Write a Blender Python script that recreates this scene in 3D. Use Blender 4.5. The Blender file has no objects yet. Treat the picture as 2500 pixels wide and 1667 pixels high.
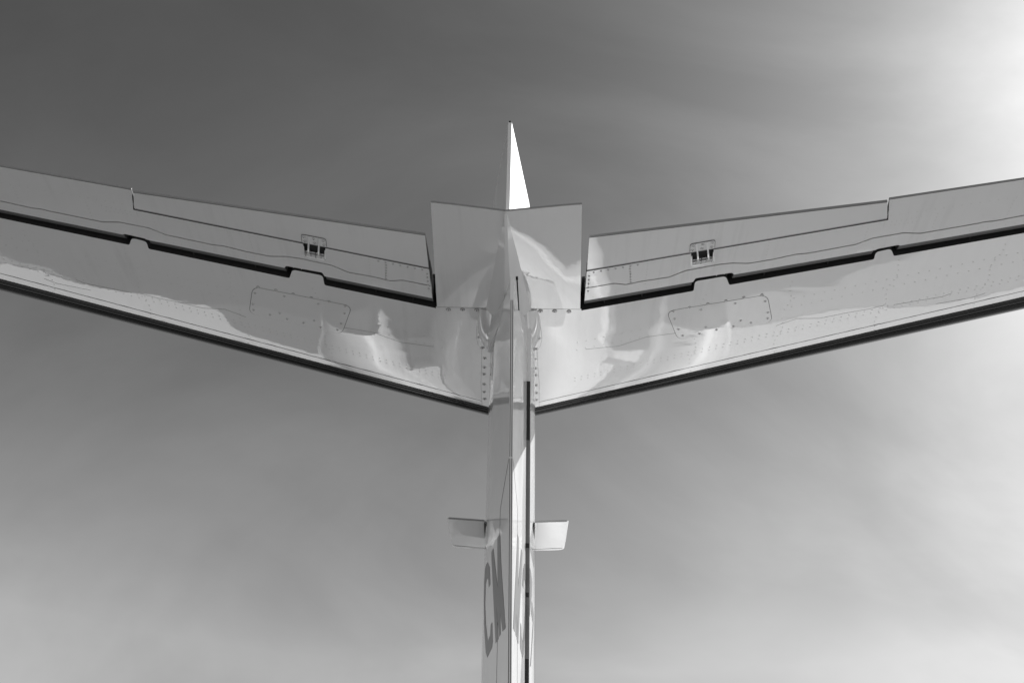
import bpy, bmesh, math, random
from mathutils import Vector, Matrix
random.seed(4)
sc = bpy.context.scene
# ------------------------------------------------------------ camera
PITCH, YAW, ROLL = math.radians(40), math.radians(-2.22), math.radians(2.41)
CAM = Vector((0.167, 0.0, 1.6))
FPX = 2430.0                                   # focal length in pixels of a 2500 px wide frame
F = Vector((math.sin(YAW)*math.cos(PITCH), math.cos(YAW)*math.cos(PITCH), math.sin(PITCH)))
R0 = Vector((math.cos(YAW), -math.sin(YAW), 0)); U0 = R0.cross(F)
RT = R0*math.cos(ROLL) + U0*math.sin(ROLL); UP = U0*math.cos(ROLL) - R0*math.sin(ROLL)
cd = bpy.data.cameras.new('camera'); cam = bpy.data.objects.new('camera', cd); sc.collection.objects.link(cam)
cam.matrix_world = Matrix.Translation(CAM) @ Matrix((RT, UP, -F)).transposed().to_4x4()
cd.sensor_width = 36; cd.lens = FPX/2500*36; cd.clip_start = 0.05; cd.clip_end = 20000
sc.camera = cam
# ------------------------------------------------------------ sun and sky (black-and-white film through a red filter)
SUN = (F + RT*(2180/FPX) + UP*(790/FPX)).normalized()
sun_el = math.asin(SUN.z); sun_az = math.atan2(SUN.x, SUN.y)
W = bpy.data.worlds.new("World"); sc.world = W; W.use_nodes = True
nt = W.node_tree; nt.nodes.clear()
def N(nt, t, **k):
    n = nt.nodes.new(t)
    for a, b in k.items(): setattr(n, a, b)
    return n
def mth(nt, op, a, b=None, c=None, clamp=False):
    n = N(nt, 'ShaderNodeMath', operation=op, use_clamp=clamp)
    for i, v in enumerate((a, b, c)):
        if v is None: continue
        if isinstance(v, (int, float)): n.inputs[i].default_value = v
        else: nt.links.new(v, n.inputs[i])
    return n.outputs[0]
sky = N(nt, 'ShaderNodeTexSky', sky_type='NISHITA', sun_disc=False)
sky.sun_elevation = sun_el; sky.sun_rotation = sun_az
sky.air_density = 0.8; sky.dust_density = 2.0; sky.ozone_density = 1.0; sky.altitude = 0
sep = N(nt, 'ShaderNodeSeparateColor'); nt.links.new(sky.outputs[0], sep.inputs[0])
grey = mth(nt, 'ADD', mth(nt, 'MULTIPLY', sep.outputs[0], 0.85), mth(nt, 'MULTIPLY', sep.outputs[1], 0.15))
tc = N(nt, 'ShaderNodeTexCoord')
mp = N(nt, 'ShaderNodeMapping'); mp.inputs['Rotation'].default_value = (0.3, 0.5, 0.9); mp.inputs['Scale'].default_value = (1.0, 2.6, 1.6)
nt.links.new(tc.outputs['Generated'], mp.inputs[0])
nz = N(nt, 'ShaderNodeTexNoise'); nz.inputs['Scale'].default_value = 1.7; nz.inputs['Detail'].default_value = 10; nz.inputs['Roughness'].default_value = 0.58
nz.inputs['Distortion'].default_value = 0.6
nt.links.new(mp.outputs[0], nz.inputs['Vector'])
cl = mth(nt, 'MULTIPLY', mth(nt, 'SUBTRACT', nz.outputs[0], 0.42, clamp=True), 0.9)
grey = mth(nt, 'MULTIPLY', grey, mth(nt, 'ADD', 0.93, cl))
# thin veil of high cloud, denser along the longer path towards the horizon
sx = N(nt, 'ShaderNodeSeparateXYZ'); nt.links.new(tc.outputs['Generated'], sx.inputs[0])
path = mth(nt, 'SUBTRACT', mth(nt, 'DIVIDE', 1.0, mth(nt, 'MAXIMUM', sx.outputs[2], 0.37)), 1.0)
nz2 = N(nt, 'ShaderNodeTexNoise'); nz2.inputs['Scale'].default_value = 2.6; nz2.inputs['Detail'].default_value = 5; nz2.inputs['Roughness'].default_value = 0.5; nz2.inputs['Distortion'].default_value = 0.4
nt.links.new(mp.outputs[0], nz2.inputs['Vector'])
veil = mth(nt, 'MULTIPLY', mth(nt, 'MULTIPLY', mth(nt, 'POWER', mth(nt, 'MAXIMUM', path, 0.0), 1.4), mth(nt, 'ADD', mth(nt, 'MULTIPLY', grey, 0.24), 1.05)), mth(nt, 'ADD', 0.45, mth(nt, 'MULTIPLY', nz2.outputs[0], 2.0)))
grey = mth(nt, 'MULTIPLY', mth(nt, 'ADD', grey, veil), 0.82)
bg = N(nt, 'ShaderNodeBackground'); bg.inputs[1].default_value = 0.05
nt.links.new(grey, bg.inputs[0])
out = N(nt, 'ShaderNodeOutputWorld'); nt.links.new(bg.outputs[0], out.inputs[0])
sl = bpy.data.lights.new('sun', 'SUN'); sl.energy = 4.0; sl.angle = math.radians(0.53); sl.color = (1, 1, 1)
so = bpy.data.objects.new('sun', sl); sc.collection.objects.link(so); so.rotation_euler = SUN.to_track_quat('Z', 'Y').to_euler(); so.location = (20, 20, 30)
sc.view_settings.view_transform = 'Standard'; sc.view_settings.look = 'None'; sc.view_settings.exposure = 0.7; sc.view_settings.gamma = 1
# ------------------------------------------------------------ measuring: a pixel of the photograph to a point on a real surface
def ray(p): return F + RT*((p[0]-1250)/FPX) - UP*((p[1]-833.5)/FPX)
def atz(p, z):
    d = ray(p); return CAM + d*((z-CAM.z)/d.z)
def sym(L, Rr, z):
    a = atz(L, z)
    if Rr is None: return Vector((-a.x, a.y, z))
    b = atz(Rr, z); return Vector(((b.x-a.x)/2, (a.y+b.y)/2, z))
H = 4.9
# plan lines of the tail plane: y as a function of |x|
def line(a, b):
    k = (b.y-a.y)/(b.x-a.x); return lambda x: a.y + k*(x-a.x)
LEz = H + 0.05
_LE = line(sym((1187,1010),(1317,1017),LEz), sym((348,795),(2132,839),LEz))
LE = lambda x: _LE(x) - 0.016
# ------------------------------------------------------------ materials
def mat(name, col, rough=0.4, metal=0.0, coat=0.0, coat_r=0.03, coat_ior=1.5, wave=0.0, grain=0.0, spec=0.5, grime=0.0):
    m = bpy.data.materials.new(name); m.use_nodes = True; t = m.node_tree; b = t.nodes['Principled BSDF']
    b.inputs['Base Color'].default_value = (col, col, col, 1); b.inputs['Roughness'].default_value = rough
    b.inputs['Metallic'].default_value = metal; b.inputs['Specular IOR Level'].default_value = spec
    b.inputs['Coat Weight'].default_value = coat; b.inputs['Coat Roughness'].default_value = coat_r; b.inputs['Coat IOR'].default_value = coat_ior
    c = N(t, 'ShaderNodeTexCoord')
    if grain:
        n = N(t, 'ShaderNodeTexNoise'); n.inputs['Scale'].default_value = 7; n.inputs['Detail'].default_value = 8; n.inputs['Roughness'].default_value = 0.65
        t.links.new(c.outputs['Object'], n.inputs['Vector'])
        v = mth(t, 'MULTIPLY', mth(t, 'ADD', mth(t, 'MULTIPLY', mth(t, 'SUBTRACT', n.outputs[0], 0.5), grain*2), 1.0), col)
        if grime:                   # faint streaks of dirt drawn out along the airflow
            mg = N(t, 'ShaderNodeMapping'); mg.inputs['Scale'].default_value = (26, 1.6, 9); t.links.new(c.outputs['Object'], mg.inputs[0])
            g1 = N(t, 'ShaderNodeTexNoise'); g1.inputs['Scale'].default_value = 1.0; g1.inputs['Detail'].default_value = 5; g1.inputs['Roughness'].default_value = 0.6; t.links.new(mg.outputs[0], g1.inputs['Vector'])
            g2 = N(t, 'ShaderNodeTexNoise'); g2.inputs['Scale'].default_value = 1.3; g2.inputs['Detail'].default_value = 3; t.links.new(c.outputs['Object'], g2.inputs['Vector'])
            sp = mth(t, 'MULTIPLY', mth(t, 'MULTIPLY', mth(t, 'SUBTRACT', g1.outputs[0], 0.50, clamp=True), 5.0, clamp=True), mth(t, 'MULTIPLY', mth(t, 'SUBTRACT', g2.outputs[0], 0.45, clamp=True), 5.0, clamp=True))
            v = mth(t, 'MULTIPLY', v, mth(t, 'SUBTRACT', 1.0, mth(t, 'MULTIPLY', sp, grime)))
        cc = N(t, 'ShaderNodeCombineColor')
        for i in range(3): t.links.new(v, cc.inputs[i])
        t.links.new(cc.outputs[0], b.inputs['Base Color'])
        t.links.new(mth(t, 'ADD', mth(t, 'MULTIPLY', n.outputs[0], 0.15), rough-0.07, clamp=True), b.inputs['Roughness'])
    if wave:
        mpn = N(t, 'ShaderNodeMapping'); mpn.inputs['Scale'].default_value = (1.0, 2.0, 1.2)
        t.links.new(c.outputs['Object'], mpn.inputs[0])
        n1 = N(t, 'ShaderNodeTexNoise'); n1.inputs['Scale'].default_value = 1.5; n1.inputs['Detail'].default_value = 1.2; n1.inputs['Roughness'].default_value = 0.45
        n2 = N(t, 'ShaderNodeTexNoise'); n2.inputs['Scale'].default_value = 38; n2.inputs['Detail'].default_value = 2
        t.links.new(mpn.outputs[0], n1.inputs['Vector']); t.links.new(c.outputs['Object'], n2.inputs['Vector'])
        n3 = N(t, 'ShaderNodeTexNoise'); n3.inputs['Scale'].default_value = 7; n3.inputs['Detail'].default_value = 3; t.links.new(mpn.outputs[0], n3.inputs['Vector'])
        h = mth(t, 'ADD', mth(t, 'ADD', n1.outputs[0], mth(t, 'MULTIPLY', n3.outputs[0], 0.03)), mth(t, 'MULTIPLY', n2.outputs[0], 0.004))
        bp = N(t, 'ShaderNodeBump'); bp.inputs['Strength'].default_value = 1.0; bp.inputs['Distance'].default_value = wave
        t.links.new(h, bp.inputs['Height'])
        t.links.new(bp.outputs[0], b.inputs['Coat Normal']); 
    return m
M = dict(
    paint=mat('white_gloss_paint', 0.74, 0.5, coat=1.0, coat_r=0.004, coat_ior=2.4, wave=0.009, grain=0.03, grime=0.10),
    body=mat('white_gloss_fuselage_paint', 0.76, 0.4, coat=1.0, coat_r=0.035, coat_ior=1.8, wave=0.004, grain=0.03),
    trim=mat('grey_edge_strip', 0.30, 0.45, grain=0.06),
    boot=mat('black_rubber_boot', 0.006, 0.17, grain=0.3, spec=0.16),
    metal=mat('polished_metal', 0.75, 0.22, metal=1.0),
    dark=mat('cavity_shade', 0.02, 0.8), seam=mat('dark_sealant', 0.02, 0.7),  # cavity colour is near black, with the shade of the openings put into it
    letter=mat('grey_letter_film', 0.14, 0.4, coat=0.25),
    screw=mat('painted_screw', 0.55, 0.35, coat=0.5),
    web=mat('grey_primer_web', 0.17, 0.7, grain=0.2), nose=mat('slot_shade_nose', 0.10, 0.6, grain=0.15),  # nose colour darkened to carry the shade inside the slot
    endrib=mat('grey_primer_end', 0.10, 0.7, grain=0.2),
    groove=mat('grey_groove', 0.10, 0.6),
    tyre=mat('tyre_rubber', 0.02, 0.8), glass=mat('cabin_glass', 0.02, 0.05, spec=0.8))
col = sc.collection
WL = {}
def put(name, me, m, parent, wloc=(0, 0, 0), kind=None, label=None):
    o = bpy.data.objects.new(name, me); col.objects.link(o)
    w = Vector(wloc); WL[o] = w
    if parent: o.parent = parent; o.location = w - WL[parent]
    else: o.location = w
    for mm in (m if isinstance(m, (list, tuple)) else [m]):
        if mm and len(me.materials) < (len(m) if isinstance(m, (list, tuple)) else 1): me.materials.append(mm)
    if kind: o['kind'] = kind
    if label: o['label'] = label
    return o
def finish(bm, name, angle=28, flip=True):
    bmesh.ops.remove_doubles(bm, verts=bm.verts, dist=1e-5)
    if flip: bmesh.ops.recalc_face_normals(bm, faces=bm.faces)
    for f in bm.faces: f.smooth = True
    for e in bm.edges:
        if len(e.link_faces) == 2: e.smooth = e.calc_face_angle(0) < math.radians(angle)
    me = bpy.data.meshes.new(name); bm.to_mesh(me); bm.free(); return me
def grid(bm, faces, d, ax, step, lo, hi):
    n = int((hi-lo)/step)
    for i in range(1, n+1):
        co = Vector((0, 0, 0)); co[ax] = lo + i*step
        no = Vector((0, 0, 0)); no[ax] = 1
        g = list(bm.verts)+list(bm.edges)+list(bm.faces)
        bmesh.ops.bisect_plane(bm, geom=g, dist=1e-6, plane_co=co, plane_no=no)
def sheet_bm(poly, sx=0.1, sy=0.03):
    """flat polygon in (a,b) -> gridded bmesh in the xy plane"""
    bm = bmesh.new(); vs = [bm.verts.new((p[0], p[1], 0)) for p in poly]; f = bm.faces.new(vs)
    xs = [p[0] for p in poly]; ys = [p[1] for p in poly]
    bm.normal_update()
    if len(poly) > 4: bmesh.ops.triangulate(bm, faces=[f])
    if sx: grid(bm, None, None, 0, sx, min(xs), max(xs))
    if sy: grid(bm, None, None, 1, sy, min(ys), max(ys))
    return bm
def slab(bm_out, poly, lo, hi, sx=0.1, sy=0.03, mp=lambda a, b, c: (a, b, c), mlo=0, mhi=0, mside=0, clip=0):
    """solid between lo(a,b) and hi(a,b) over a plan polygon"""
    g = sheet_bm(poly, sx, sy)
    if clip:                       # keep the part aft (-1) or forward (1) of the rudder hinge line
        co = Vector((yh(4.0)+(0.014 if clip > 0 else -0.002), 4.0, 0)); dv = Vector((yh(4.1)-yh(4.0), 0.1, 0)); no = Vector((dv.y, -dv.x, 0))
        bmesh.ops.bisect_plane(g, geom=list(g.verts)+list(g.edges)+list(g.faces), dist=1e-6, plane_co=co, plane_no=no, clear_outer=clip < 0, clear_inner=clip > 0)
    g.verts.index_update()
    A = [bm_out.verts.new(mp(v.co.x, v.co.y, lo(v.co.x, v.co.y))) for v in g.verts]
    B = [bm_out.verts.new(mp(v.co.x, v.co.y, hi(v.co.x, v.co.y))) for v in g.verts]
    for f in g.faces:
        i = [v.index for v in f.verts]
        try:
            q = bm_out.faces.new([A[k] for k in i]); q.material_index = mlo
            q = bm_out.faces.new([B[k] for k in reversed(i)]); q.material_index = mhi
        except ValueError: pass
    for e in g.edges:
        if len(e.link_faces) == 1:
            i, j = e.verts[0].index, e.verts[1].index
            try:
                q = bm_out.faces.new((A[i], A[j], B[j], B[i])); q.material_index = mside
            except ValueError: pass
    g.free()
def box(bm, c, s, rot=None):
    r = bmesh.ops.create_cube(bm, size=1.0, matrix=Matrix.Translation(c) @ (rot.to_4x4() if rot else Matrix()) @ Matrix.Diagonal((s[0], s[1], s[2], 1)))
    return r['verts']
def tube(bm, pts, rad, n=10):
    rings = []
    for k, p in enumerate(pts):
        p = Vector(p); a = Vector(pts[max(0, k-1)]); b = Vector(pts[min(len(pts)-1, k+1)]); t = (b-a).normalized()
        u = t.orthogonal().normalized(); v = t.cross(u); r = rad[k] if isinstance(rad, (list, tuple)) else rad
        rings.append([bm.verts.new(p + (u*math.cos(2*math.pi*i/n) + v*math.sin(2*math.pi*i/n))*r) for i in range(n)])
    for a, b in zip(rings, rings[1:]):
        for i in range(n): bm.faces.new((a[i], a[(i+1) % n], b[(i+1) % n], b[i]))
    bm.faces.new(rings[0]); bm.faces.new(list(reversed(rings[-1])))
def ribbon(pts, w):
    """thin polygon following a polyline in 2D"""
    L, Rr = [], []
    for i, p in enumerate(pts):
        a = pts[max(0, i-1)]; b = pts[min(len(pts)-1, i+1)]
        d = Vector((b[0]-a[0], b[1]-a[1])).normalized(); n = Vector((-d.y, d.x))*(w/2)
        L.append((p[0]+n.x, p[1]+n.y)); Rr.append((p[0]-n.x, p[1]-n.y))
    return L, Rr
def roundpoly(pts, r, n=5):
    out = []
    for i, p in enumerate(pts):
        p = Vector(p[:2]); a = Vector(pts[i-1][:2]); b = Vector(pts[(i+1) % len(pts)][:2])
        u = (a-p).normalized(); v = (b-p).normalized(); rr = r[i] if isinstance(r, (list, tuple)) else r
        if rr <= 0: out.append(tuple(p)); continue
        p0 = p+u*rr; p1 = p+v*rr
        for k in range(n+1):
            t = k/n; q = p0*(1-t)**2 + p*2*t*(1-t) + p1*t*t; out.append(tuple(q))
    return out

# ------------------------------------------------------------ ground (out of frame below; it is what the glossy underside mirrors)
def ground():
    bm = bmesh.new(); S = 9000
    bm.faces.new([bm.verts.new(p) for p in ((-S, -S, 0), (S, -S, 0), (S, S, 0), (-S, S, 0))])
    me = finish(bm, 'ground', flip=False)
    m = bpy.data.materials.new('grass_field'); m.use_nodes = True; t = m.node_tree; b = t.nodes['Principled BSDF']
    n = N(t, 'ShaderNodeTexNoise'); n.inputs['Scale'].default_value = 900; n.inputs['Detail'].default_value = 9
    c = N(t, 'ShaderNodeTexCoord'); t.links.new(c.outputs['Generated'], n.inputs['Vector'])
    v = mth(t, 'ADD', mth(t, 'MULTIPLY', n.outputs[0], 0.12), 0.05); cc = N(t, 'ShaderNodeCombineColor')
    for i in range(3): t.links.new(v, cc.inputs[i])
    t.links.new(cc.outputs[0], b.inputs['Base Color']); b.inputs['Roughness'].default_value = 0.95
    put('ground', me, m, None, kind='structure')
    def pave(name, pts, z, colr, sc_):
        bm = bmesh.new(); bm.faces.new([bm.verts.new((p[0], p[1], z)) for p in pts])
        me = finish(bm, name, flip=False)
        put(name, me, mat(name+'_surface', colr, 0.85, grain=0.18), None, kind='structure')
    pave('apron', [(-70, -30), (90, -30), (90, 60), (-70, 60)], 0.004, 0.27, 1)
    pave('added_dark_band', [(-70, 15.5), (90, 12.5), (90, 38), (-70, 41)], 0.008, 0.055, 1)  # unseen dark band, added for the glossy underside to mirror
    pave('added_dark_strip', [(-70, -30), (-2.4, -30), (-2.4, 7.4), (-70, 8.0)], 0.008, 0.09, 1)  # unseen dark ground, added to cut the bounce light on the port underside
ground()

# ------------------------------------------------------------ the aircraft
root = bpy.data.objects.new('business_jet', None); col.objects.link(root); root.location = (0, 8, 0); WL[root] = Vector((0, 8, 0))
root['label'] = 'white jet aircraft tail seen from below, black leading edges, grey letters on the fin'
root['category'] = 'aircraft'

# ---- tail plane surface functions, x >= 0 ; mirrored for the other side
yTEs = line(sym((1059,752.6),(1418,759),H), sym((352,602),(2123,639),H))     # rear edge of stabiliser lower skin
def zlow(x, y):
    u = LE(x) - y
    z = H
    if u < 0.22: z += 0.05*max(0, 1-u/0.22)**2.6 + (0.0)
    z += 0.012*max(0, (u-0.35))**1.5
    return z
def zup(x, y):
    u = max(0, LE(x) - y); c = 1.45
    return H + 0.052 + 0.115*math.sqrt(min(1, u/0.40))*(1 if u < 0.4 else 1) - 0.118*max(0, (u-0.5))/1.05
def surf(L, Rr=None, fz=zlow):
    z = H; p = sym(L, Rr, z)
    for _ in range(6):
        p = sym(L, Rr, fz(p.x, p.y))
    return p
P2 = lambda v: (v.x, v.y)
def put_both(name, polyfn, parentfn, m, **k): pass

XR = 0.10                       # where the skin meets the fin
XT = 2.95                       # tip, just outside the frame
seam_L = [(0,491),(80,508.6),(100.5,510.7),(116.5,515),(252,542.6),(292,542.6),(363,557),(404.5,573.4),(517,597.5),(546.5,601),(600,614.4),(659,626),(699,626.5),(731.7,631),(810,648),(850,665),(917,677),(953.4,686),(982.5,684),(1048,698)]
seam = [P2(surf(p)) for p in reversed(seam_L)]
kx = (seam[-1][1]-seam[-2][1])/(seam[-1][0]-seam[-2][0]); seam.append((XT-0.1, seam[-1][1]+kx*(XT-0.1-seam[-1][0])))
e_in = surf((1052.6,726.6),(1424,736)); e_o = surf((309,571),(2171,609)); EF = line(e_in, e_o)
tab_i = surf((1042,655),(1426,665)); tab_o = surf((316,508),(2153.4,542)); TH = line(tab_i, tab_o)
tte_i = surf((1027,573),(1428,582)); tte_o = surf((311,464),(2154,500)); TT = line(tte_i, tte_o)
ote_i = surf((309.4,459.6),(2155,492.4)); ote_o = surf((0,407)); OT = line(ote_i, ote_o)
tg = [surf((788,694),(1689,712.6)), surf((788,676),(1692,689)), surf((783,669),(1697,685)), surf((713,658),(1760,676)), surf((706,661),(1766,679)), surf((701,677),(1775,698))]
tg2 = [surf((352,602),(2123,639)), surf((351.5,588),(2126,622)), surf((345,583),(2132,617)), surf((315,577.5),(2163,612)), surf((309.5,580),(2168,615)), surf((305,594),(2171,629.5))]
print('LEroot', LE(0), LE(2), 'TEs', yTEs(.4), 'EF', EF(.4), 'TH', TH(.4), 'TT', TT(.4), 'OT', OT(1.7), 'tab_o', tab_o, 'tte', tte_i)
box_o = surf((1048,493),(1417,502), lambda x, y: H); box_b = surf((1063.5,747.5),(1413,755)); 
YS = box_b.y                   # seam between stabiliser and centre fairing

def side_mp(s): return lambda a, b, c: (s*a, b, c)

def screw_mesh(r=0.0095):
    bm = bmesh.new(); n = 12
    prof = [(r*1.25, 0.0002, 1), (r*1.1, -0.0004, 1), (r, -0.0022, 0), (r*0.7, -0.003, 0), (r*0.36, -0.003, 1), (r*0.25, -0.0008, 1)]
    rings = [[bm.verts.new((rr*math.cos(2*math.pi*i/n), rr*math.sin(2*math.pi*i/n), z)) for i in range(n)] for rr, z, _ in prof]
    for k in range(len(rings)-1):
        for i in range(n):
            f = bm.faces.new((rings[k][i], rings[k][(i+1) % n], rings[k+1][(i+1) % n], rings[k+1][i])); f.material_index = prof[k][2] if k in (0, 3, 4) else 0
    f = bm.faces.new(rings[-1]); f.material_index = 1
    bm.normal_update()
    me = finish(bm, 'screw', angle=50); me.materials.append(M['screw']); me.materials.append(M['seam']); return me
SCREW = screw_mesh()
SCREW_S = screw_mesh(0.0062)
SCREW_R = screw_mesh(0.0036)
def rivets(name, pts, parent, s, fz, r=0.0040, h=0.0010):
    bm = bmesh.new()
    for x, y in pts:
        c = Vector((s*x, y, fz(x, y)))
        a = [bm.verts.new(c+Vector((r*math.cos(i*math.pi/3), r*math.sin(i*math.pi/3), 0.0002))) for i in range(6)]
        b = [bm.verts.new(c+Vector((r*.7*math.cos(i*math.pi/3), r*.7*math.sin(i*math.pi/3), -h))) for i in range(6)]
        for i in range(6): bm.faces.new((a[i], a[(i+1) % 6], b[(i+1) % 6], b[i]))
        bm.faces.new(b)
    put(name, finish(bm, name), M['screw'], parent, kind='stuff')

panel_c = [surf((612,697),(1867,722)), surf((857,748),(1626,759)), surf((835,814),(1657,831)), surf((605,763),(1882,788))]
pscrews = [(220,607),(340,627),(457,653),(397,668),(577,677),(697,704),(624,718),(806,735),(801,784),(778,852),(752,893),(641,876),(527,847),(597,832),(416,821),(367,781),(301,793),(190,760),(187,721),(201,648)]
rootscr = [((88,390),(1090,412)),((203,390),(970,408)),((320,395),(850,405)),((430,462),(868,475)),((414,528),(886,540)),((404,622),(900,630)),((430,712),(875,715)),((451,797),(867,803)),((452,872),(876,880)),((453,930),(884,935)),((453,1013),(885,1020)),((456,1077),(890,1085)),((461,1135),(890,1142))]
flange = [((470,376),(818,385)),((415,440),(878,420)),((388,530),(918,545)),((383,620),(926,640)),((398,680),(915,700)),((430,722),(888,735)),((430,870),(898,890)),((428,1000),(912,1010)),((440,1140),(915,1145)),((446,1185),(920,1200))]
c2 = lambda p: (1050+p[0]/3.409, 640+p[1]/3.409)

def tail_side(s):
    mpS = side_mp(s)
    bm = bmesh.new()
    # main skin: from root along rear edge (with two tongues) to tip, back along the leading edge
    poly = [(XR, YS), (box_b.x+0.006, YS), (box_b.x+0.006, yTEs(box_b.x))]
    mid = lambda a, b: ((a[0]+b[0])/2, (a[1]+b[1])/2)
    T1 = [P2(t) for t in (tg[0], (tg[1]*.5+tg[2]*.5), tg[3]+(tg[3]-tg[2])*0.08, tg[5])]; T2 = [P2(t) for t in (tg2[0], (tg2[1]*.5+tg2[2]*.5), tg2[3]+(tg2[3]-tg2[2])*0.1, tg2[5])]
    for T in (T1, T2):
        ext = [(T[0][0]-0.2, yTEs(T[0][0]-0.2))]+T+[(T[3][0]+0.1, yTEs(T[3][0]+0.1))]
        poly += roundpoly(ext, [0, 0.01, 0.018, 0.018, 0.01, 0], 5)[1:-1]
    poly += [(XT, yTEs(XT)), (XT+0.05, (yTEs(XT)+LE(XT))/2), (XT, LE(XT)-0.02)]
    poly += [(XT, LE(XT)), (XR, LE(XR))]
    # split: the forward part carries the boot
    boot = line(surf((455,800),(1900,862)), surf((1183,993),(1319,991.5)))
    bl = boot
    # box body from rear edge to boot line
    body = [p for p in poly[:-2]]
    body[-1] = (XT, bl(XT)); body.append((XR, bl(XR)))
    slab(bm, body, zlow, lambda x, y: min(zup(x, y), 9) if LE(x)-y < 1.15 else zlow(x, y)+0.09, 0.12, 0.04, mpS, 0, 0, 1)
    st = put('tailplane', finish(bm, 'tailplane'), [M['paint'], M['dark']], root,
             label='starboard tailplane half' if s > 0 else 'port tailplane half')
    # upper skin carried aft over the slot in front of the elevator
    bm = bmesh.new()
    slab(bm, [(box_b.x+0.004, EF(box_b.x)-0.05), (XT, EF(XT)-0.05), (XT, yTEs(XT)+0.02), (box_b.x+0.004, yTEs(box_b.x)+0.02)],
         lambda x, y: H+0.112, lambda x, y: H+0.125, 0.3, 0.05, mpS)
    put('slot_shroud', finish(bm, 'slot_shroud'), M['dark'], st)  # near-black colour stands in for shade in the slot
    # de-icing boot : round leading edge
    bm = bmesh.new(); secs = []
    prof = [(0.064, 0.0), (0.056, 0.0)]
    n = 12
    for i in range(26):
        x = XR+0.008 + (XT-XR-0.008)*i/25; y0 = LE(x); ring = []
        zb = zlow(x, bl(x)); 
        ring.append((s*x, bl(x)-0.003, zb-0.0005)); ring.append((s*x, bl(x)-0.001, zb-0.0035))
        for k in range(n+1):
            a = k/n*math.pi*0.5
            ring.append((s*x, bl(x)+0.002+(y0-bl(x))*math.sin(a), zb-0.0035+0.055*(1-math.cos(a))))
        zt = zup(x, y0-0.06)
        for k in range(1, 7):
            a = k/6*math.pi*0.5
            ring.append((s*x, y0-0.062+0.062*math.cos(a)+0.002, zb+0.0515+(zt-zb-0.048)*math.sin(a)))
        secs.append([bm.verts.new(p) for p in ring])
    for a, b in zip(secs, secs[1:]):
        for k in range(len(a)-1): bm.faces.new((a[k], a[k+1], b[k+1], b[k]))
    bm.faces.new(secs[0]); bm.faces.new(secs[-1])
    put('deicing_boot', finish(bm, 'deicing_boot', 40), M['boot'], st)
    c5 = lambda p: (p[0]/3.733, 380+p[1]/3.733)
    for fl_ in ([(400,1120),(520,1165),(830,1228)], [(690,1130),(780,1165),(960,1200),(1200,1250)], [(1280,1255),(1400,1290),(1640,1340),(1850,1390),(2050,1400),(2240,1470)], [(3100,1560),(3400,1610),(3650,1700),(3950,1740)]):
        pts = [P2(surf(c5(p))) for p in fl_]; L, Rr = ribbon(pts, 0.0016); bm = bmesh.new()
        slab(bm, L+Rr[::-1], lambda x, y: zlow(x, y)-0.0004, lambda x, y: zlow(x, y)+0.002, 0, 0, mpS); put('filler_line', finish(bm, 'filler_line'), M['groove'], st)
    # narrow raised ribs along the boot
    for off, w in ((0.018, 0.0022), (0.045, 0.002)):
        bm = bmesh.new()
        def yb(x, off=off): return bl(x)+off
        def zb_(x, off=off):
            t = min(1, off/(LE(x)-bl(x))); a = math.asin(t); return zlow(x, bl(x))-0.0035+0.055*(1-math.cos(a))
        tube(bm, [(s*x, yb(x), zb_(x)) for x in [XR+0.02+(XT-XR-0.05)*i/12 for i in range(13)]], w, 6)
        put('boot_rib', finish(bm, 'boot_rib'), M['boot'], st)
    # fine joint line behind the boot
    bm = bmesh.new()
    jl = [(XR+0.06+(XT-XR-0.08)*i/14, bl(XR+0.06+(XT-XR-0.08)*i/14)-0.052) for i in range(15)]
    L, Rr = ribbon(jl, 0.0022); slab(bm, L+Rr[::-1], lambda x, y: zlow(x, y)-0.0006, lambda x, y: zlow(x, y)+0.002, 0, 0, mpS)
    put('skin_joint', finish(bm, 'skin_joint'), M['seam'], st)
    # access panel with its outline joint and screws
    pc = [P2(p) for p in panel_c]; rp = roundpoly(pc, 0.045, 6)
    cen = Vector((sum(p[0] for p in pc)/4, sum(p[1] for p in pc)/4))
    def grow(poly, d):
        o = []
        for p in poly:
            v = Vector(p)-cen; o.append(tuple(cen + v*(1+d/v.length)))
        return o
    bm = bmesh.new(); slab(bm, grow(rp, 0.0022), lambda x, y: zlow(x, y)-0.0006, lambda x, y: zlow(x, y)+0.002, 0.06, 0.03, mpS)
    put('panel_joint', finish(bm, 'panel_joint'), M['seam'], st)
    bm = bmesh.new(); slab(bm, rp, lambda x, y: zlow(x, y)-0.0014, lambda x, y: zlow(x, y)+0.002, 0.06, 0.03, mpS)
    put('access_panel', finish(bm, 'access_panel'), M['paint'], st)
    for q in pscrews:
        p = surf((550+q[0]/2.7517, 480+q[1]/2.7517)); put('screw', SCREW_S, None, st, (s*p.x, p.y, p.z-0.0012))
    # root flange strip along the fin with its screws
    fl = [P2(surf(c2(a), c2(b))) for a, b in flange]
    bm = bmesh.new(); slab(bm, [(XR, YS-0.001)]+fl+[(XR, fl[-1][1])], lambda x, y: zlow(x, y)-0.0022, lambda x, y: zlow(x, y)+0.002, 0.05, 0.03, mpS)
    put('root_flange', finish(bm, 'root_flange'), M['paint'], st)
    bm = bmesh.new(); L, Rr = ribbon(fl, 0.0024); slab(bm, L+Rr[::-1], lambda x, y: zlow(x, y)-0.0012, lambda x, y: zlow(x, y)+0.002, 0, 0, mpS)
    put('flange_joint', finish(bm, 'flange_joint'), M['groove'], st)
    for a, b in rootscr:
        p = surf(c2(a), c2(b)); put('screw', SCREW, None, st, (s*p.x, p.y, p.z-0.0018))
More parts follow.
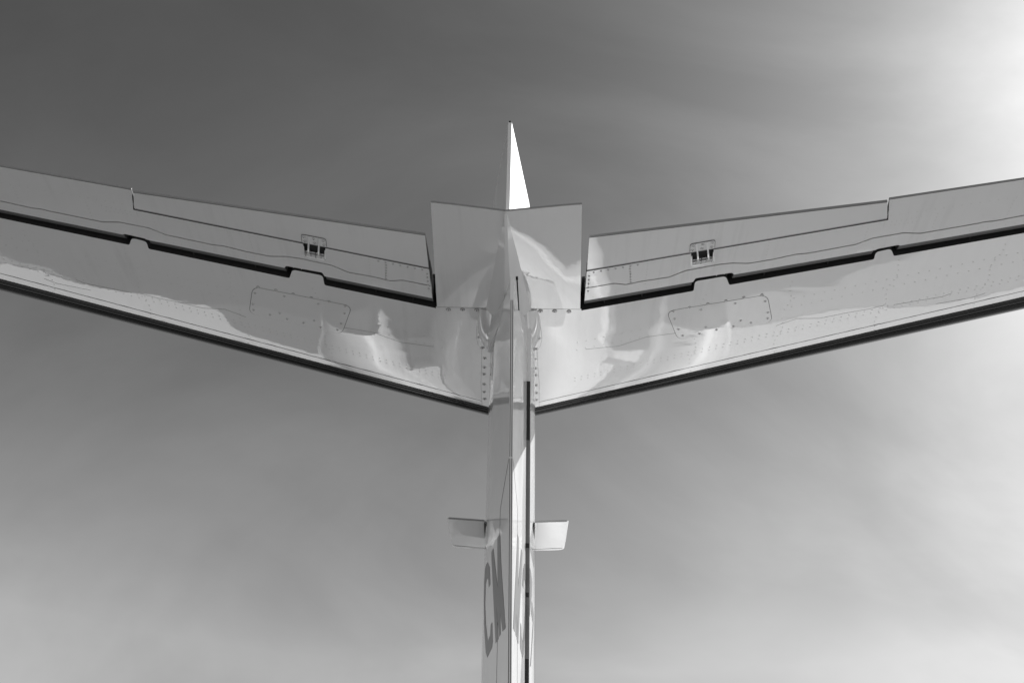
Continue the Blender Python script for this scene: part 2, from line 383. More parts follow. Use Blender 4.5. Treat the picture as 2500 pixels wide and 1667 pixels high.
    # teardrop blister beside the fin
    bm = bmesh.new(); ya, yb2 = surf(c2((470,752)), c2((835,757))).y, surf(c2((487,385)), c2((800,390))).y
    nn = 18; secs = []
    for i in range(nn+1):
        t = i/nn; y = yb2 + (ya-yb2)*t; w = 0.064*math.sin(math.pi*min(1, (t*0.78+0.20)))**0.7*(1 if t < 1 else 0) ; w = max(w, 0.002)
        if t > 0.8: w *= math.sqrt(max(0, 1-((t-0.8)/0.2)**2))+0.01
        hgt = 0.055*math.sin(math.pi*(0.12+0.86*t))
        secs.append([bm.verts.new((s*(0.098+w*math.cos(math.pi*k/10)*1.0 if k < 11 else 0), y, zlow(0.1, y)-hgt*math.sin(math.pi*k/10)*(w/0.064))) for k in range(11)])
    for a, b in zip(secs, secs[1:]):
        for k in range(10): bm.faces.new((a[k], a[k+1], b[k+1], b[k]))
    bm.faces.new(secs[0]); bm.faces.new(secs[-1])
    put('root_blister', finish(bm, 'root_blister', 60), M['paint'], st)
    # rivet rows
    rv = []
    for k, off in enumerate((0.095, 0.30, 0.325, 0.56, 0.62)):
        x = 0.35
        while x < XT-0.05:
            y = LE(x)-off-0.06*(x-0.35)*(-1 if off > 0.5 else 0)
            if y > yTEs(x)+0.03: rv.append((x, y))
            x += 0.034 if off < 0.4 else 0.045
    for xx in (0.95, 1.36, 1.82, 2.25, 2.7):
        for j in range(26):
            y = LE(xx)-0.09-j*0.033
            if y > yTEs(xx)+0.03: rv.append((xx+0.01*math.sin(j), y)); 
    def inpanel(x, y): return abs(x-cen.x) < 0.30 and abs(y-cen.y-(-0.25)*(x-cen.x)) < 0.11
    rivets('rivets', [p for p in rv if not inpanel(*p)], st, s, zlow)

    # ---------------- elevator
    cut1 = (tg[5].x-0.004, tg[0].x+0.004) if tg[5].x < tg[0].x else (tg[0].x-0.012, tg[5].x+0.012)
    cut2 = (tg2[0].x-0.012, tg2[5].x+0.012) if tg2[0].x < tg2[5].x else (tg2[5].x-0.012, tg2[0].x+0.012)
    xi = e_in.x
    def xin(y): return xi + (tte_i.x-xi)*(y-e_in.y)/(tte_i.y-e_in.y)
    def ethick(x, y):
        te = TT(x); fr = EF(x); t = (y-te)/(fr-te); return 0.009 + 0.105*min(1, max(0, t))
    zel = lambda x, y: zlow(x, y) + (0 if y < EF(x) else 0.5*(y-EF(x)) + 4*(y-EF(x))**2)
    ztop = lambda x, y: zlow(x, EF(x) if y > EF(x) else y) + ethick(x, y) - (0.02 if y > EF(x)+0.03 else 0)
    nose = 0.056
    sm_in = (xin(seam[0][1]), seam[0][1])
    front = [(xi, EF(xi))]; nosep = [(xi, EF(xi)+nose)]
    for T, (ca, cb) in (((tg[2], tg[3]), cut1), ((tg2[2], tg2[3]), cut2)):
        k = (T[1].y-T[0].y)/(T[1].x-T[0].x); ty = lambda x: T[0].y + k*(x-T[0].x) - 0.016
        front += roundpoly([(ca-0.1, EF(ca-0.1)), (ca+0.002, EF(ca)), (ca+0.010, ty(ca)), (cb-0.010, ty(cb)), (cb-0.002, EF(cb)), (cb+0.1, EF(cb+0.1))], [0, 0.004, 0.008, 0.008, 0.004, 0], 4)[1:-1]
    front.append((XT-0.1, EF(XT-0.1)))
    bm = bmesh.new()
    g = 0.0030
    sm = [sm_in]+[p for p in seam if p[0] > sm_in[0]+0.01]
    slab(bm, [(p[0], p[1]+g) for p in sm][::-1]+front, zel, ztop, 0.1, 0.03, mpS, 0, 0, 0)
    el = put('elevator', finish(bm, 'elevator', 35), [M['paint']], root, label='starboard elevator' if s > 0 else 'port elevator')
    # rounded nose inside the slot, between the two hinge fairings
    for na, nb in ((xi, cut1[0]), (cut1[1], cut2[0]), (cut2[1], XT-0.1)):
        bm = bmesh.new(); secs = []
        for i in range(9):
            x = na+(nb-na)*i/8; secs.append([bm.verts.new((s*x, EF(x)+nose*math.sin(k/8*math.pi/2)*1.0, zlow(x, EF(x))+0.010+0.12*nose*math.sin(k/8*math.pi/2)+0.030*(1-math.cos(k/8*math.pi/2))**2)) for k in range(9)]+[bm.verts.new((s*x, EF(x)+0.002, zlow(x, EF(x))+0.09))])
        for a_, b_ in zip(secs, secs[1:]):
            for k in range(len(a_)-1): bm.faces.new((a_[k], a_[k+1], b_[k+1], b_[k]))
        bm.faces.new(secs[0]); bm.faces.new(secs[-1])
        put('elevator_nose', finish(bm, 'elevator_nose', 50), M['nose'], el)  # dark grey here is slot shade put into the colour
    # main elevator skin behind the seam
    bm = bmesh.new()
    gt = 0.013
    ib = surf((769,574+45), (1705,621))
    poly = [(p[0], p[1]-g) for p in sm]
    poly += [(XT-0.1, OT(XT-0.1)), (ote_i.x+0.004, OT(ote_i.x)), (tab_o.x+0.005, TH(tab_o.x)+0.0)]
    # recess for the tab link is cut out of the hinge side of the skin
    rc_a, rc_b, rc_y = rcut
    poly += [(rc_b, TH(rc_b)), (rc_b+0.010, TH(rc_b)+rc_y), (rc_a+0.010, TH(rc_a)+rc_y), (rc_a, TH(rc_a)), (xin(TH(xi)), TH(xi))]
    slab(bm, poly, zel, lambda x, y: zlow(x, y)+ethick(x, y)*(1.0), 0.1, 0.03, mpS, 0, 0, 1)
    es = put('elevator_skin', finish(bm, 'elevator_skin'), [M['paint'], M['endrib']], el)
    bm = bmesh.new()  # dark core that shows in the seams
    slab(bm, [(xi+0.01, TH(xi)+0.003), (XT-0.12, TH(XT)+0.003), (XT-0.12, EF(XT)-0.01), (xi+0.01, EF(xi)-0.01)], lambda x, y: zlow(x, y)+0.012, lambda x, y: zlow(x, y)+0.018, 0.3, 0, mpS)
    put('elevator_core', finish(bm, 'elevator_core'), M['dark'], el)
    # trim tab
    bm = bmesh.new()
    xo = tab_o.x-0.003; xto = tte_o.x-0.002
    slab(bm, [(xin(TH(xi))+0.001, TH(xi)-gt), (tte_i.x, tte_i.y), (xto, TT(xto)), (xo, TH(xo)-gt)], lambda x, y: zlow(x, y)-0.001, lambda x, y: zlow(x, y)+ethick(x, y), 0.1, 0.03, mpS, 0, 0, 1)
    tb = put('trim_tab', finish(bm, 'trim_tab'), [M['paint'], M['endrib']], el)
    # grey blunt trailing edge strip and hinge strip
    def strip(name, a, b, ya, yb_, z0, z1, m):
        bm = bmesh.new(); slab(bm, [(a, ya(a)), (b, ya(b)), (b, yb_(b)), (a, yb_(a))], lambda x, y: zlow(x, y)+z0, lambda x, y: zlow(x, y)+z1, 0.2, 0, mpS)
        put(name, finish(bm, name), m, el)
    strip('trailing_edge_strip', tte_i.x, xto, lambda x: TT(x)-0.004, TT, 0.0015, 0.0125, M['trim'])
    strip('trailing_edge_strip', ote_i.x+0.004, XT-0.1, lambda x: OT(x)-0.003, OT, 0.0015, 0.010, M['trim'])
    strip('tab_hinge', xin(TH(xi))+0.002, xo, lambda x: TH(x)-gt+0.0005, lambda x: TH(x)-0.004, 0.0015, 0.02, M['trim'])
    # rivets on elevator and tab
    rv = []
    x = xi+0.03
    while x < XT-0.15:
        rv.append((x, TH(x)+0.012) if x < tab_o.x else (x, OT(x)+0.10)); 
        rv.append((x+0.01, EF(x)-0.02))
        if x < tab_o.x-0.02: rv.append((x+0.014, TH(x)-0.022))
        x += 0.036
    for xx in (xi+0.015, 0.66, 0.93, 0.97, 1.2, 1.62, 1.9, 2.2, 2.5):
        for j in range(9):
            y = TH(xx)+0.015+j*0.02
            if y < EF(xx)-0.035: rv.append((xx, y))
        if xx < tab_o.x:
            for j in range(9):
                y = TT(xx)+0.02+j*0.022
                if y < TH(xx)-0.02: rv.append((xx, y))
    for j in range(14): rv.append((ote_i.x+0.02+0.0*j, OT(ote_i.x)+0.012+j*0.011))
    for j in range(7): rv.append((ote_i.x+0.05+j*0.018, TH(tab_o.x)+0.03-j*0.004)); rv.append((ote_i.x+0.05+j*0.02, TH(tab_o.x)+0.012-j*0.006))
    rivets('rivets', [p for p in rv if not (rc_a-0.03 < p[0] < rc_b+0.02 and TH(p[0])-0.05 < p[1])], el, s, zlow, 0.003, 0.0007)
    for j in range(7):
        x = xi+0.035+j*0.034; y = TH(x)+0.014; put('screw', SCREW_R, None, el, (s*x, y, zlow(x, y)-0.0012))
    for j in range(6):
        x = xi+0.205; y = TH(x)+0.032+j*0.018; put('screw', SCREW_R, None, el, (s*(x+0.002*j), y, zlow(x, y)-0.0012))
    for j in range(5):
        y = TH(xi)+0.03+j*0.026; x = xi+0.014; put('screw', SCREW_R, None, el, (s*x, y, zlow(x, y)-0.0012))
    # ribs inside the slot
    for xx in (xi+0.10, xi+0.28, 1.22, 1.50, 2.10, 2.45):
        bm = bmesh.new(); box(bm, Vector((s*xx, EF(xx)+0.035, zlow(xx, EF(xx))+0.045)), (0.006, 0.06, 0.05)); put('slot_rib', finish(bm, 'slot_rib'), M['seam'], el)
    # ---------------- tab link: plate, two arms, frame, rod
    zc = lambda x, y: zlow(x, y)
    a, b = rc_a, rc_b
    bm = bmesh.new()
    pl = roundpoly([(a-0.008, TH(a)-0.012), (a-0.012, TH(a)-0.062), (b-0.002, TH(b)-0.064), (b+0.002, TH(b)-0.014)], [0.002, 0.012, 0.012, 0.002], 4)
    slab(bm, pl, lambda x, y: zc(x, y)-0.004, lambda x, y: zc(x, y)+0.004, 0, 0, mpS)
    put('link_plate', finish(bm, 'link_plate'), M['paint'], el)
    L, Rr = ribbon(pl[4:-4], 0.0018); bm = bmesh.new(); slab(bm, L+Rr[::-1], lambda x, y: zc(x, y)-0.0045, lambda x, y: zc(x, y), 0, 0, mpS); put('plate_shadow_line', finish(bm, 'plate_shadow_line'), M['groove'], el)  # dark ribbon drawn as a shadow line round the plate
    wdt = b-a
    for i in range(3):
        for j in range(2):
            x = a+0.002+i*(wdt-0.014)/2; y = TH(x)-0.050+j*0.026
            put('screw', SCREW_S, None, el, (s*x, y, zc(x, y)-0.004))
    for f in (0.28, 0.74):
        x = a+wdt*f; bm = bmesh.new()
        y0, y1 = TH(x)-0.060, TH(x)+0.050
        vs = []
        for (yy, zt, zbm) in ((y0, -0.002, -0.006), (TH(x)-0.02, -0.002, -0.018), (TH(x)+0.03, 0.0, -0.014), (y1, 0.004, -0.006)):
            for dx in (-0.0038, 0.0038):
                vs.append(bm.verts.new((s*(x+dx+(yy-TH(x))*0.20), yy, zc(x, yy)+zt))); vs.append(bm.verts.new((s*(x+dx+(yy-TH(x))*0.20), yy, zc(x, yy)+zbm)))
        for k in range(3):
            q = vs[k*4:k*4+8]
            for ii in ((0, 1, 5, 4), (2, 6, 7, 3), (1, 3, 7, 5), (0, 4, 6, 2)): bm.faces.new([q[t] for t in ii])
        bm.faces.new((vs[0], vs[2], vs[3], vs[1])); bm.faces.new((vs[12], vs[13], vs[15], vs[14]))
        put('link_arm', finish(bm, 'link_arm'), M['paint'], el)
        for dd in (-0.013, 0.012):
            bm = bmesh.new(); box(bm, Vector((s*(x+dd+0.010), TH(x)+0.045, zc(x, y1)-0.006)), (0.003, 0.028, 0.02)); put('link_lug', finish(bm, 'link_lug'), M['metal'], el)
    bm = bmesh.new(); tube(bm, [(s*(a+0.009), TH(a)+0.045, zc(a, TH(a))+0.002), (s*(b+0.004), TH(b)+0.045, zc(b, TH(b))+0.002)], 0.0028, 8); put('link_rod', finish(bm, 'link_rod'), M['metal'], el)
    # recess: dark floor and a raised rounded frame
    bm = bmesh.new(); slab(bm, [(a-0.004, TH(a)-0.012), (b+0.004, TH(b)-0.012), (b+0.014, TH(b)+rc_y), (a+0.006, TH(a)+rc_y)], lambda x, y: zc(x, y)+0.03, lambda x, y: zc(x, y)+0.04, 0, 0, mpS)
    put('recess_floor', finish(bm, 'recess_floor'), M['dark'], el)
    bm = bmesh.new()
    path = [(a+0.004, TH(a)+0.014), (a+0.010, TH(a)+rc_y-0.010), (a+0.017, TH(a)+rc_y-0.002), (b+0.003, TH(b)+rc_y-0.002), (b+0.009, TH(b)+rc_y-0.010), (b+0.001, TH(b)+0.014)]
    tube(bm, [(s*x, y, zc(x, y)-0.001) for x, y in path], [0.003, 0.006, 0.008, 0.008, 0.006, 0.003], 8)
    put('recess_frame', finish(bm, 'recess_frame', 60), M['paint'], el)
    bm = bmesh.new(); p0 = (a+0.010, TH(a)+rc_y-0.020); p1 = (b+0.008, TH(b)+rc_y-0.020)
    slab(bm, [p0, p1, (b+0.009, TH(b)+rc_y+0.001), (a+0.012, TH(a)+rc_y+0.001)], lambda x, y: zc(x, y)+0.001, lambda x, y: zc(x, y)+0.02, 0, 0, mpS)
    put('recess_lip', finish(bm, 'recess_lip'), M['paint'], el)
    return st, el
# the link recess, measured: x range along the hinge and depth
_ra = surf((791,609), (1679,632)); _rb = surf((735,600), (1734,621))
rcut = (min(_ra.x, _rb.x)+0.002, max(_ra.x, _rb.x)+0.0, 0.078)
print('rcut', rcut)
for s in (-1, 1): tail_side(s)

# ------------------------------------------------------------ centre fairing behind the stabiliser
YTB = box_o.y
def zfair(x, y):
    t = (YS-y)/(YS-YTB)                    # 0 at seam, 1 at the rear edge
    return H - 0.052*t*max(0, 1-x/box_o.x)**1.1
for s in (-1, 1):
    bm = bmesh.new()
    xo = lambda y: box_b.x + (box_o.x-box_b.x)*(YS-y)/(YS-YTB)
    slab(bm, [(0, YS-0.003), (box_b.x, YS-0.003), (box_o.x, YTB), (0, YTB)], zfair, lambda x, y: zfair(x, y)+0.010+0.11*(y-YTB)/(YS-YTB), 0.04, 0.06, side_mp(s))
    fr = put('centre_fairing', finish(bm, 'centre_fairing'), M['paint'], root)
    bm = bmesh.new(); slab(bm, [(0.0, YTB-0.004), (box_o.x, YTB-0.004), (box_o.x, YTB), (0.0, YTB)], lambda x, y: zfair(x, y)+0.0012, lambda x, y: zfair(x, y)+0.0088, 0.04, 0, side_mp(s))
    put('trailing_edge_strip', finish(bm, 'trailing_edge_strip'), M['trim'], fr)
    bm = bmesh.new(); slab(bm, [(0.0, YS-0.003), (box_b.x, YS-0.003), (box_b.x, YS+0.001), (0.0, YS+0.001)], lambda x, y: H+0.0015, lambda x, y: H+0.05, 0, 0, side_mp(s))
    put('fairing_joint', finish(bm, 'fairing_joint'), M['seam'], fr)
# keel fairing below the centre line
ZR = 4.74                                   # top of the rudder
YR = 3.28                                   # rudder trailing edge at that height
bm = bmesh.new()
secs = []
for i in range(9):
    t = i/8; y = YTB+0.002 + (YS+0.02-YTB)*t
    hw = 0.004+0.112*t; z0 = zfair(0, y); zr = z0-0.008-0.055*t**1.3
    secs.append([bm.verts.new((x, y, z)) for x, z in ((-hw, zfair(hw, y)+0.001), (-0.006-0.02*t*t, zr), (0.006+0.02*t*t, zr), (hw, zfair(hw, y)+0.001))])
for a, b in zip(secs, secs[1:]):
    for k in range(3): bm.faces.new((a[k], a[k+1], b[k+1], b[k]))
    bm.faces.new((a[0], b[0], b[3], a[3]))
bm.faces.new(secs[0]); bm.faces.new(secs[-1])
put('keel_fairing', finish(bm, 'keel_fairing', 8), M['paint'], root)

# ------------------------------------------------------------ fin and rudder
yt = lambda z: YR + 0.5*(ZR-z)              # rudder trailing edge
yh = lambda z: yt(z) + 0.55 + 0.06*(ZR-z)   # hinge line
yl = lambda z: 4.80 + 0.95*(H-z)            # fin leading edge
def lean(z): return 0.018 + 0.006*(ZR-z)
def hw_fin(z): return 0.1195 + 0.0125*(H-z)
def fin_half(y, z):
    a, b = yh(z), yl(z); c = (y-a)/(b-a); c = min(1, max(0, c)); w = hw_fin(z)
    if c < 0.35: return w*(0.79+0.21*math.sin(c/0.35*math.pi/2))
    return w*math.sqrt(max(0, 1-((c-0.35)/0.65)**2.2))
DEF = 0.036
def rud_half(y, z):
    d = (yh(z)-y)/(yh(z)-yt(z)); return 0.0085 + (hw_fin(z)*(0.72 if z < 4.9 else 0.80)-0.0085)*(1-min(1, max(0, d)))
def rud_off(y, z): return (yh(z)-y)*DEF + lean(z) - 0.0095 + 0.0075*(ZR-z)*(yh(z)-y)/0.6 + 0.003*(ZR-z)*(yh(z)-y)/0.6
def loft(name, rings, m, ang=30):
    bm = bmesh.new(); S = [[bm.verts.new(p) for p in r] for r in rings]
    n = len(S[0])
    for a, b in zip(S, S[1:]):
        for k in range(n): bm.faces.new((a[k], a[(k+1) % n], b[(k+1) % n], b[k]))
    bm.faces.new(S[0]); bm.faces.new(S[-1])
    return finish(bm, name, ang)
def fin_ring(z, ya=None, yb=None, n=22):
    a = yh(z)+0.012 if ya is None else ya; b = yl(z) if yb is None else yb; r = []
    for k in range(n+1):
        t = 1-math.cos(k/n*math.pi/2)**1.0; y = b-(b-a)*(1-math.cos(k/n*math.pi/2)) if False else a+(b-a)*math.sin(k/n*math.pi/2)
        r.append((fin_half(y, z), y, z))
    return [(x+lean(z), y, zz) for x, y, zz in r + [(-x, y, zz) for x, y, zz in r[::-1][1:]]]
fin = put('fin', loft('fin', [fin_ring(z) for z in [2.95+i*(4.97-2.95)/20 for i in range(21)]], M['paint']), [M['paint']], root)
# fixed block of the fin above the rudder top, under the keel
def blk_ring(z, k=1.0):
    a = 3.50; b = yh(z)+0.02; return [(0.004, a, z), (0.10, b, z), (-0.10, b, z), (-0.004, a, z)]
put('rudder_cap', loft('rudder_cap', [blk_ring(z) for z in (ZR+0.012, ZR+0.06, 4.88)], M['paint']), M['paint'], fin)
# rudder
def rud_ring(z):
    a, b = yt(z), yh(z); r = []
    for k in range(7): y = a+(b-a)*k/6; r.append((rud_half(y, z)+rud_off(y, z), y, z))
    # rounded nose
    for k in range(1, 6):
        an = k/6*math.pi; r.append((rud_half(b, z)*math.cos(an), b+0.03*math.sin(an), z))
    for k in range(6, -1, -1): y = a+(b-a)*k/6; r.append((-rud_half(y, z)+rud_off(y, z), y, z))
    return r
rud = put('rudder', loft('rudder', [rud_ring(z) for z in [2.95+i*(ZR-2.95)/16 for i in range(17)]], M['paint']), M['paint'], root)
# dark closing web of the fin seen in the slot beside the rudder, in sections
for k, (za, zb, pr) in enumerate(((2.96, 4.62, 0.0), (3.47, 3.715, 0.002), (3.735, 3.915, 0.002), (3.935, 4.365, 0.002))):
    bm = bmesh.new(); vs = []
    for z in (za, zb):
        for x in (-1, 1):
            for y in (yh(z)+0.003-pr, yh(z)+0.0115): vs.append(bm.verts.new((x*(fin_half(yh(z), z)-0.0015-pr*.3)+lean(z), y, z)))
    for ii in ((0, 1, 3, 2), (4, 6, 7, 5), (0, 2, 6, 4), (1, 5, 7, 3), (0, 4, 5, 1), (2, 3, 7, 6)): bm.faces.new([vs[t] for t in ii])
    put('hinge_web', finish(bm, 'hinge_web'), M['web' if k else 'seam'], fin)
# upper fin and its rudder above the tailplane
def up_ring(z):
    a, b = yt(z), yl(z)-0.1; r = []; m_ = yh(z)
    for k in range(9): y = a+(m_-a)*k/8; r.append((rud_half(y, z)*1.02, y, z))
    for k in range(1, 11): y = m_+(b-m_)*math.sin(k/10*math.pi/2); r.append((fin_half(y, z) if k < 10 else 0.001, y, z))
    return r + [(-x, y, zz) for x, y, zz in r[::-1]]
ZT = 5.42
put('upper_fin', loft('upper_fin', [up_ring(4.98+i*(ZT-4.98)/5) for i in range(6)], M['paint']), M['paint'], root)

# surface helper for things laid on the fin or rudder sides: polygon in (y,z)
def on_side(name, poly, s, surfx, m, parent, lift=0.001, sy=0.05, sz=0.1, label=None):
    bm = bmesh.new()
    slab(bm, poly, lambda y, z: surfx(y, z, s)+s*lift, lambda y, z: surfx(y, z, s)-s*0.002, sy, sz, lambda a, b, c: (c, a, b))
    return put(name, finish(bm, name), m, parent, label=label)
def rs(y, z, s): return s*rud_half(y, z)+rud_off(y, z)
def fs(y, z, s): return s*fin_half(y, z) + lean(z)
def side_pt(p, s, surfx, z1=5.0):
    """pixel -> (y,z) on the curved side: march along the ray"""
    d = ray(p); best = None; prev = None
    for i in range(4500):
        t = 3.5 + i*0.001; q = CAM + d*t
        v = s*(q.x - surfx(q.y, q.z, s))
        if prev is not None and prev > 0 >= v and 2.9 < q.z < z1 and q.y > yt(q.z)+0.002: return (q.y, q.z)
        prev = v
    return None
# trailing edge strips of the rudder
for (z0, z1) in ((3.0, yz0 := 4.0), (4.006, 4.64)):
    for dx, w in ((-0.0045, 0.0016), (0.0035, 0.0016)):
        bm = bmesh.new()
        pts = [(z0, 0), (z1, 0)]
        vs = []
        for z in (z0, z1):
            for ddx in (-w, w):
                for dy in (-0.0015, 0.002): vs.append(bm.verts.new((rud_off(yt(z), z)+dx+ddx, yt(z)+dy, z)))
        for ii in ((0, 1, 3, 2), (4, 6, 7, 5), (0, 2, 6, 4), (1, 5, 7, 3), (0, 4, 5, 1), (2, 3, 7, 6)): bm.faces.new([vs[t] for t in ii])
        put('trailing_edge_groove', finish(bm, 'trailing_edge_groove'), M['groove'], rud)

# tab outline joints, port and starboard
for s in (-1, 1):
    zt_ = 4.0
    pl = [(yt(4.0)+0.002, 4.0), (yt(3.92)+0.22, 3.90), (yt(3.0)+0.27, 3.0)]
    L, Rr = ribbon(pl, 0.004); on_side('tab_joint', L+Rr[::-1], s, rs, M['seam'], rud, 0.0006, 0, 0)
    pl = [(yh(4.95)+0.60, 4.70), (yh(3.0)+0.62, 3.0)]
    L, Rr = ribbon(pl, 0.004); on_side('skin_joint', L+Rr[::-1], s, fs, M['groove'], fin, 0.0008, 0, 0.1)

# registration letters: measured on the port face, the starboard face carries its mirror of the same marks
def both(y, z, s): return rs(y, z, s) if y < yh(z) else fs(y, z, s)
c4 = lambda p: (1150+p[0]/4.05, 1280+p[1]/4.05)
GM = [(222,235),(264,618),(262,130),(288,88),(299,385),(342,1020),(313,1057),(290,860),(293,1085),(281,1106),(252,800),(272,1128),(245,1172),(202,272)]
GC = [(165,372),(185,420),(192,590),(177,620),(172,545),(160,525),(143,590),(137,780),(147,980),(165,1152),(190,1095),(196,990),(210,965),(215,1150),(208,1215),(163,1312),(147,1260),(136,1080),(130,900),(128,700),(130,560),(138,460)]
for nm, G in (('letter_m', GM), ('letter_c', GC)):
    pts = [next((q for q in (side_pt((c4(p)[0]+k*0.75, c4(p)[1]), -1, both) for k in range(16)) if q), None) for p in G]
    print(nm, [None if p is None else (round(p[0]-yh(p[1]), 3), round(p[1], 3)) for p in pts])
    pts = [p for p in pts if p]
    for s in (-1, 1):
        for part, par, sf, cl_ in (('r', rud, rs, -1), ('f', fin, fs, 1)):
            bm = bmesh.new()
            try: slab(bm, pts, lambda y, z: sf(y, z, s)+s*0.0012, lambda y, z: sf(y, z, s)-s*0.001, 0.03, 0.08, lambda a, b, c: (c, a, b), clip=cl_)
            except ValueError as e: print('skip', e); continue
            if len(bm.faces): put('registration_letter', finish(bm, nm), M['letter'], par)
            else: bm.free()

if 0:
    for G in (GM, GC):
        for p in G:
            q = side_pt(c4(p), -1, both)
            if q: w = Vector((both(q[0], q[1], -1), q[0], q[1]))-CAM; print([round(v) for v in c4(p)], round(1250+FPX*w.dot(RT)/w.dot(F)), round(833.5-FPX*w.dot(UP)/w.dot(F)), q)
# strokes of the next letter on the starboard fin, forward of the hinge
for G in ([(553,572),(590,712),(556,1010),(553,960),(574,812),(553,738)], [(600,758),(620,890),(590,1400),(583,1400),(612,970),(596,885)]):
    pts = [side_pt(c4(p), 1, fs) for p in G]; pts = [p for p in pts if p]
    if len(pts) > 3:
        bm = bmesh.new()
        try: slab(bm, pts, lambda y, z: fs(y, z, 1)+0.0012, lambda y, z: fs(y, z, 1)-0.001, 0.03, 0.08, lambda a, b, c: (c, a, b)); put('registration_letter', finish(bm, 'letter_stroke'), M['letter'], fin)
        except ValueError as e: print('skip stroke', e)
# marks near the top of the upper fin and its tip cap
upf = bpy.data.objects['upper_fin']
c6 = lambda p: (1150+p[0]/6.03, 280+p[1]/6.03)
us = lambda y, z, s: s*rud_half(y, z)*1.02
for G, w in (([(548,260),(562,380),(572,460),(578,560)], 0.005), ([(572,620),(580,700),(600,790),(622,900)], 0.003), ([(596,600),(612,700),(630,810)], 0.002)):
    pts = [side_pt(c6(p), 1, us, 5.5) for p in G]; pts = [p for p in pts if p]
    print('mark', pts)
    pts = [p for p in pts if p[1] < ZT-0.003]
    if len(pts) > 1:
        L, Rr = ribbon(pts, w); bm = bmesh.new(); slab(bm, L+Rr[::-1], lambda y, z: us(y, z, 1)+0.0012, lambda y, z: us(y, z, 1)-0.001, 0, 0, lambda a, b, c: (c, a, b)); put('paint_scar', finish(bm, 'paint_scar'), M['groove'], upf)
bm = bmesh.new(); tube(bm, [(0, yt(ZT)-0.004, ZT+0.006), (0, yt(ZT)+0.06, ZT-0.02)], [0.005, 0.004], 8); put('static_wick', finish(bm, 'static_wick'), M['boot'], upf)

# ------------------------------------------------------------ strakes on the fin sides
for s in (-1, 1):
    zs = 4.11
    y0, y1 = 4.40, 4.68
    xr = 0.120; xo = 0.30 if s > 0 else 0.318; smp = lambda a, b, c: (s*a+lean(zs), b, c)
    poly = roundpoly([(xr, y0), (xo-0.004, y0-0.018), (xo-0.02, y1-0.03), (xr, y1)], [0, 0.014, 0.03, 0], 5)
    bm = bmesh.new()
    tz = lambda x, y: 0.012*math.sqrt(max(0.02, min(1, (y1-y)/0.05)))*min(1, (y-y0+0.06)/0.2)
    slab(bm, poly, lambda x, y: zs-tz(x, y)+0.03*(y1-y), lambda x, y: zs+tz(x, y)+0.03*(y1-y), 0.03, 0.02, smp)
    sk = put('fin_strake', finish(bm, 'fin_strake', 40), M['paint'], root)
    bm = bmesh.new(); slab(bm, [(xr+0.006, y0-0.003), (xo-0.014, y0-0.020), (xo-0.014, y0-0.016), (xr+0.006, y0)], lambda x, y: zs+0.004, lambda x, y: zs+0.013, 0, 0, smp); put('trailing_edge_strip', finish(bm, 'trailing_edge_strip'), M['trim'], sk)
    bm = bmesh.new(); L, Rr = ribbon([(xr+0.006, y1-0.028), (xo-0.03, y1-0.052)], 0.002); slab(bm, L+Rr[::-1], lambda x, y: zs-tz(x, y)+0.03*(y1-y)-0.0008, lambda x, y: zs, 0.05, 0, smp); put('skin_joint', finish(bm, 'skin_joint'), M['seam'], sk)
    bm = bmesh.new(); box(bm, Vector((s*(xr+0.004)+lean(zs), (y0+y1)/2, zs)), (0.006, y1-y0-0.01, 0.026)); put('strake_seal', finish(bm, 'strake_seal'), M['seam'], sk)

# static wicks
def wick(a, b, parent):
    bm = bmesh.new(); tube(bm, [a, b], [0.0035, 0.0025], 8); tube(bm, [Vector(a)+(Vector(a)-Vector(b)).normalized()*0.004, Vector(a)+(Vector(b)-Vector(a)).normalized()*0.012], 0.0055, 8); put('static_wick', finish(bm, 'static_wick'), M['boot'], parent)
wick((0.05, 3.28, 4.735), (0.06, 3.42, 4.66), rud)

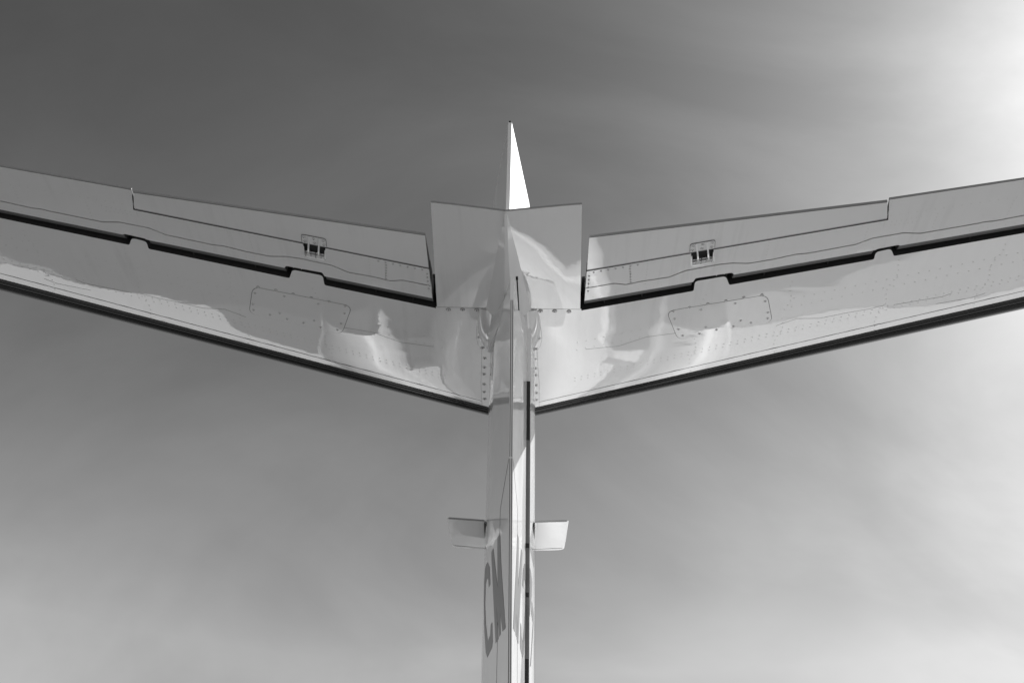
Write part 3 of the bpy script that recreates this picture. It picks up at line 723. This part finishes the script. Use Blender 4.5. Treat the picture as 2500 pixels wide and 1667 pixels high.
# ------------------------------------------------------------ the rest of the aircraft, below the frame
def ring(cx, cy, cz, r, n=40, sx=1, sz=1): return [(cx+r*sx*math.cos(2*math.pi*i/n), cy, cz+r*sz*math.sin(2*math.pi*i/n)) for i in range(n)]
fus = [(3.6, 2.35, .06), (4.2, 2.32, .25), (5.2, 2.25, .52), (6.6, 2.15, .80), (8.2, 2.08, .96), (14.5, 2.05, .97), (16.3, 1.95, .85), (17.6, 1.75, .55), (18.4, 1.6, .2), (18.55, 1.56, .03)]
put('fuselage', loft('fuselage', [ring(0, y, z, r) for y, z, r in fus], None, 40), M['body'], root)
bm = bmesh.new()
secs = [[(0.13, 4.9, 2.9), (0.13, 6.6, 2.9), (-0.13, 6.6, 2.9), (-0.13, 4.9, 2.9)]]
for s in (-1, 1):
    prof = [(6.15, .27), (6.4, .31), (7.0, .42), (7.8, .49), (8.6, .5), (9.0, .46), (9.1, .40)]
    nc = put('engine_nacelle', loft('engine_nacelle', [ring(s*1.42, y, 2.62, r, 36) for y, r in prof], None, 40), M['body'], root)
    bm = bmesh.new(); tube(bm, [(s*1.42, 5.95, 2.62), (s*1.42, 6.2, 2.62)], [0.22, 0.25], 30); put('exhaust_nozzle', finish(bm, 'exhaust_nozzle'), M['seam'], nc)
    bm = bmesh.new(); slab(bm, [(0.6, 6.9), (1.1, 7.1), (1.1, 8.4), (0.6, 8.6)], lambda x, y: 2.5, lambda x, y: 2.62, 0, 0, side_mp(s)); put('engine_pylon', finish(bm, 'engine_pylon'), M['body'], root)
    def wl(x): return 10.9-0.42*(x-0.9)
    def wt(x): return 8.1-0.26*(x-0.9)
    bm = bmesh.new()
    def wz(x): return 1.25+0.045*x
    slab(bm, [(0.5, wt(.5)), (7.9, wt(7.9)), (7.9, wl(7.9)), (0.5, wl(.5))], lambda x, y: wz(x)-0.02-0.12*min(1, (y-wt(x))/0.9)*min(1, max(0, (wl(x)-y)/0.5))**.5, lambda x, y: wz(x)+0.02+0.12*min(1, (y-wt(x))/0.9)*min(1, max(0, (wl(x)-y)/0.4))**.5, 0.6, 0.25, side_mp(s))
    put('wing', finish(bm, 'wing', 40), M['body'], root)
    bm = bmesh.new(); tube(bm, [(s*1.4, 9.3, 1.3), (s*1.4, 9.3, 0.36)], 0.06, 12); lg = put('gear_strut', finish(bm, 'gear_strut'), M['metal'], root)
    for dx in (-0.15, 0.15):
        bm = bmesh.new(); tube(bm, [(s*1.4+dx-0.08, 9.3, 0.3), (s*1.4+dx-0.06, 9.3, 0.3), (s*1.4+dx+0.06, 9.3, 0.3), (s*1.4+dx+0.08, 9.3, 0.3)], [0.24, 0.295, 0.295, 0.24], 28); put('wheel', finish(bm, 'wheel'), M['tyre'], lg)
bm = bmesh.new(); tube(bm, [(0, 16.4, 1.3), (0, 16.4, 0.25)], 0.045, 12); lg = put('gear_strut', finish(bm, 'gear_strut'), M['metal'], root)
bm = bmesh.new(); tube(bm, [(-0.1, 16.4, 0.22), (-0.08, 16.4, 0.22), (0.08, 16.4, 0.22), (0.1, 16.4, 0.22)], [0.17, 0.21, 0.21, 0.17], 28); put('wheel', finish(bm, 'wheel'), M['tyre'], lg)

if 0:
    def proj(p):
        q = Vector(p)-CAM; return (round(1250+FPX*q.dot(RT)/q.dot(F)), round(833.5-FPX*q.dot(UP)/q.dot(F)))
    for z in (4.7, 4.4, 4.0, 3.6, 3.4): print(z, 'TE', proj((rud_off(yt(z), z), yt(z), z)), 'hinge', proj((rs(yh(z), z, -1), yh(z), z)), proj((rs(yh(z), z, 1), yh(z), z)), 'spar', proj((fs(yh(z)+.25, z, -1), yh(z)+.25, z)), proj((fs(yh(z)+.25, z, 1), yh(z)+.25, z)))
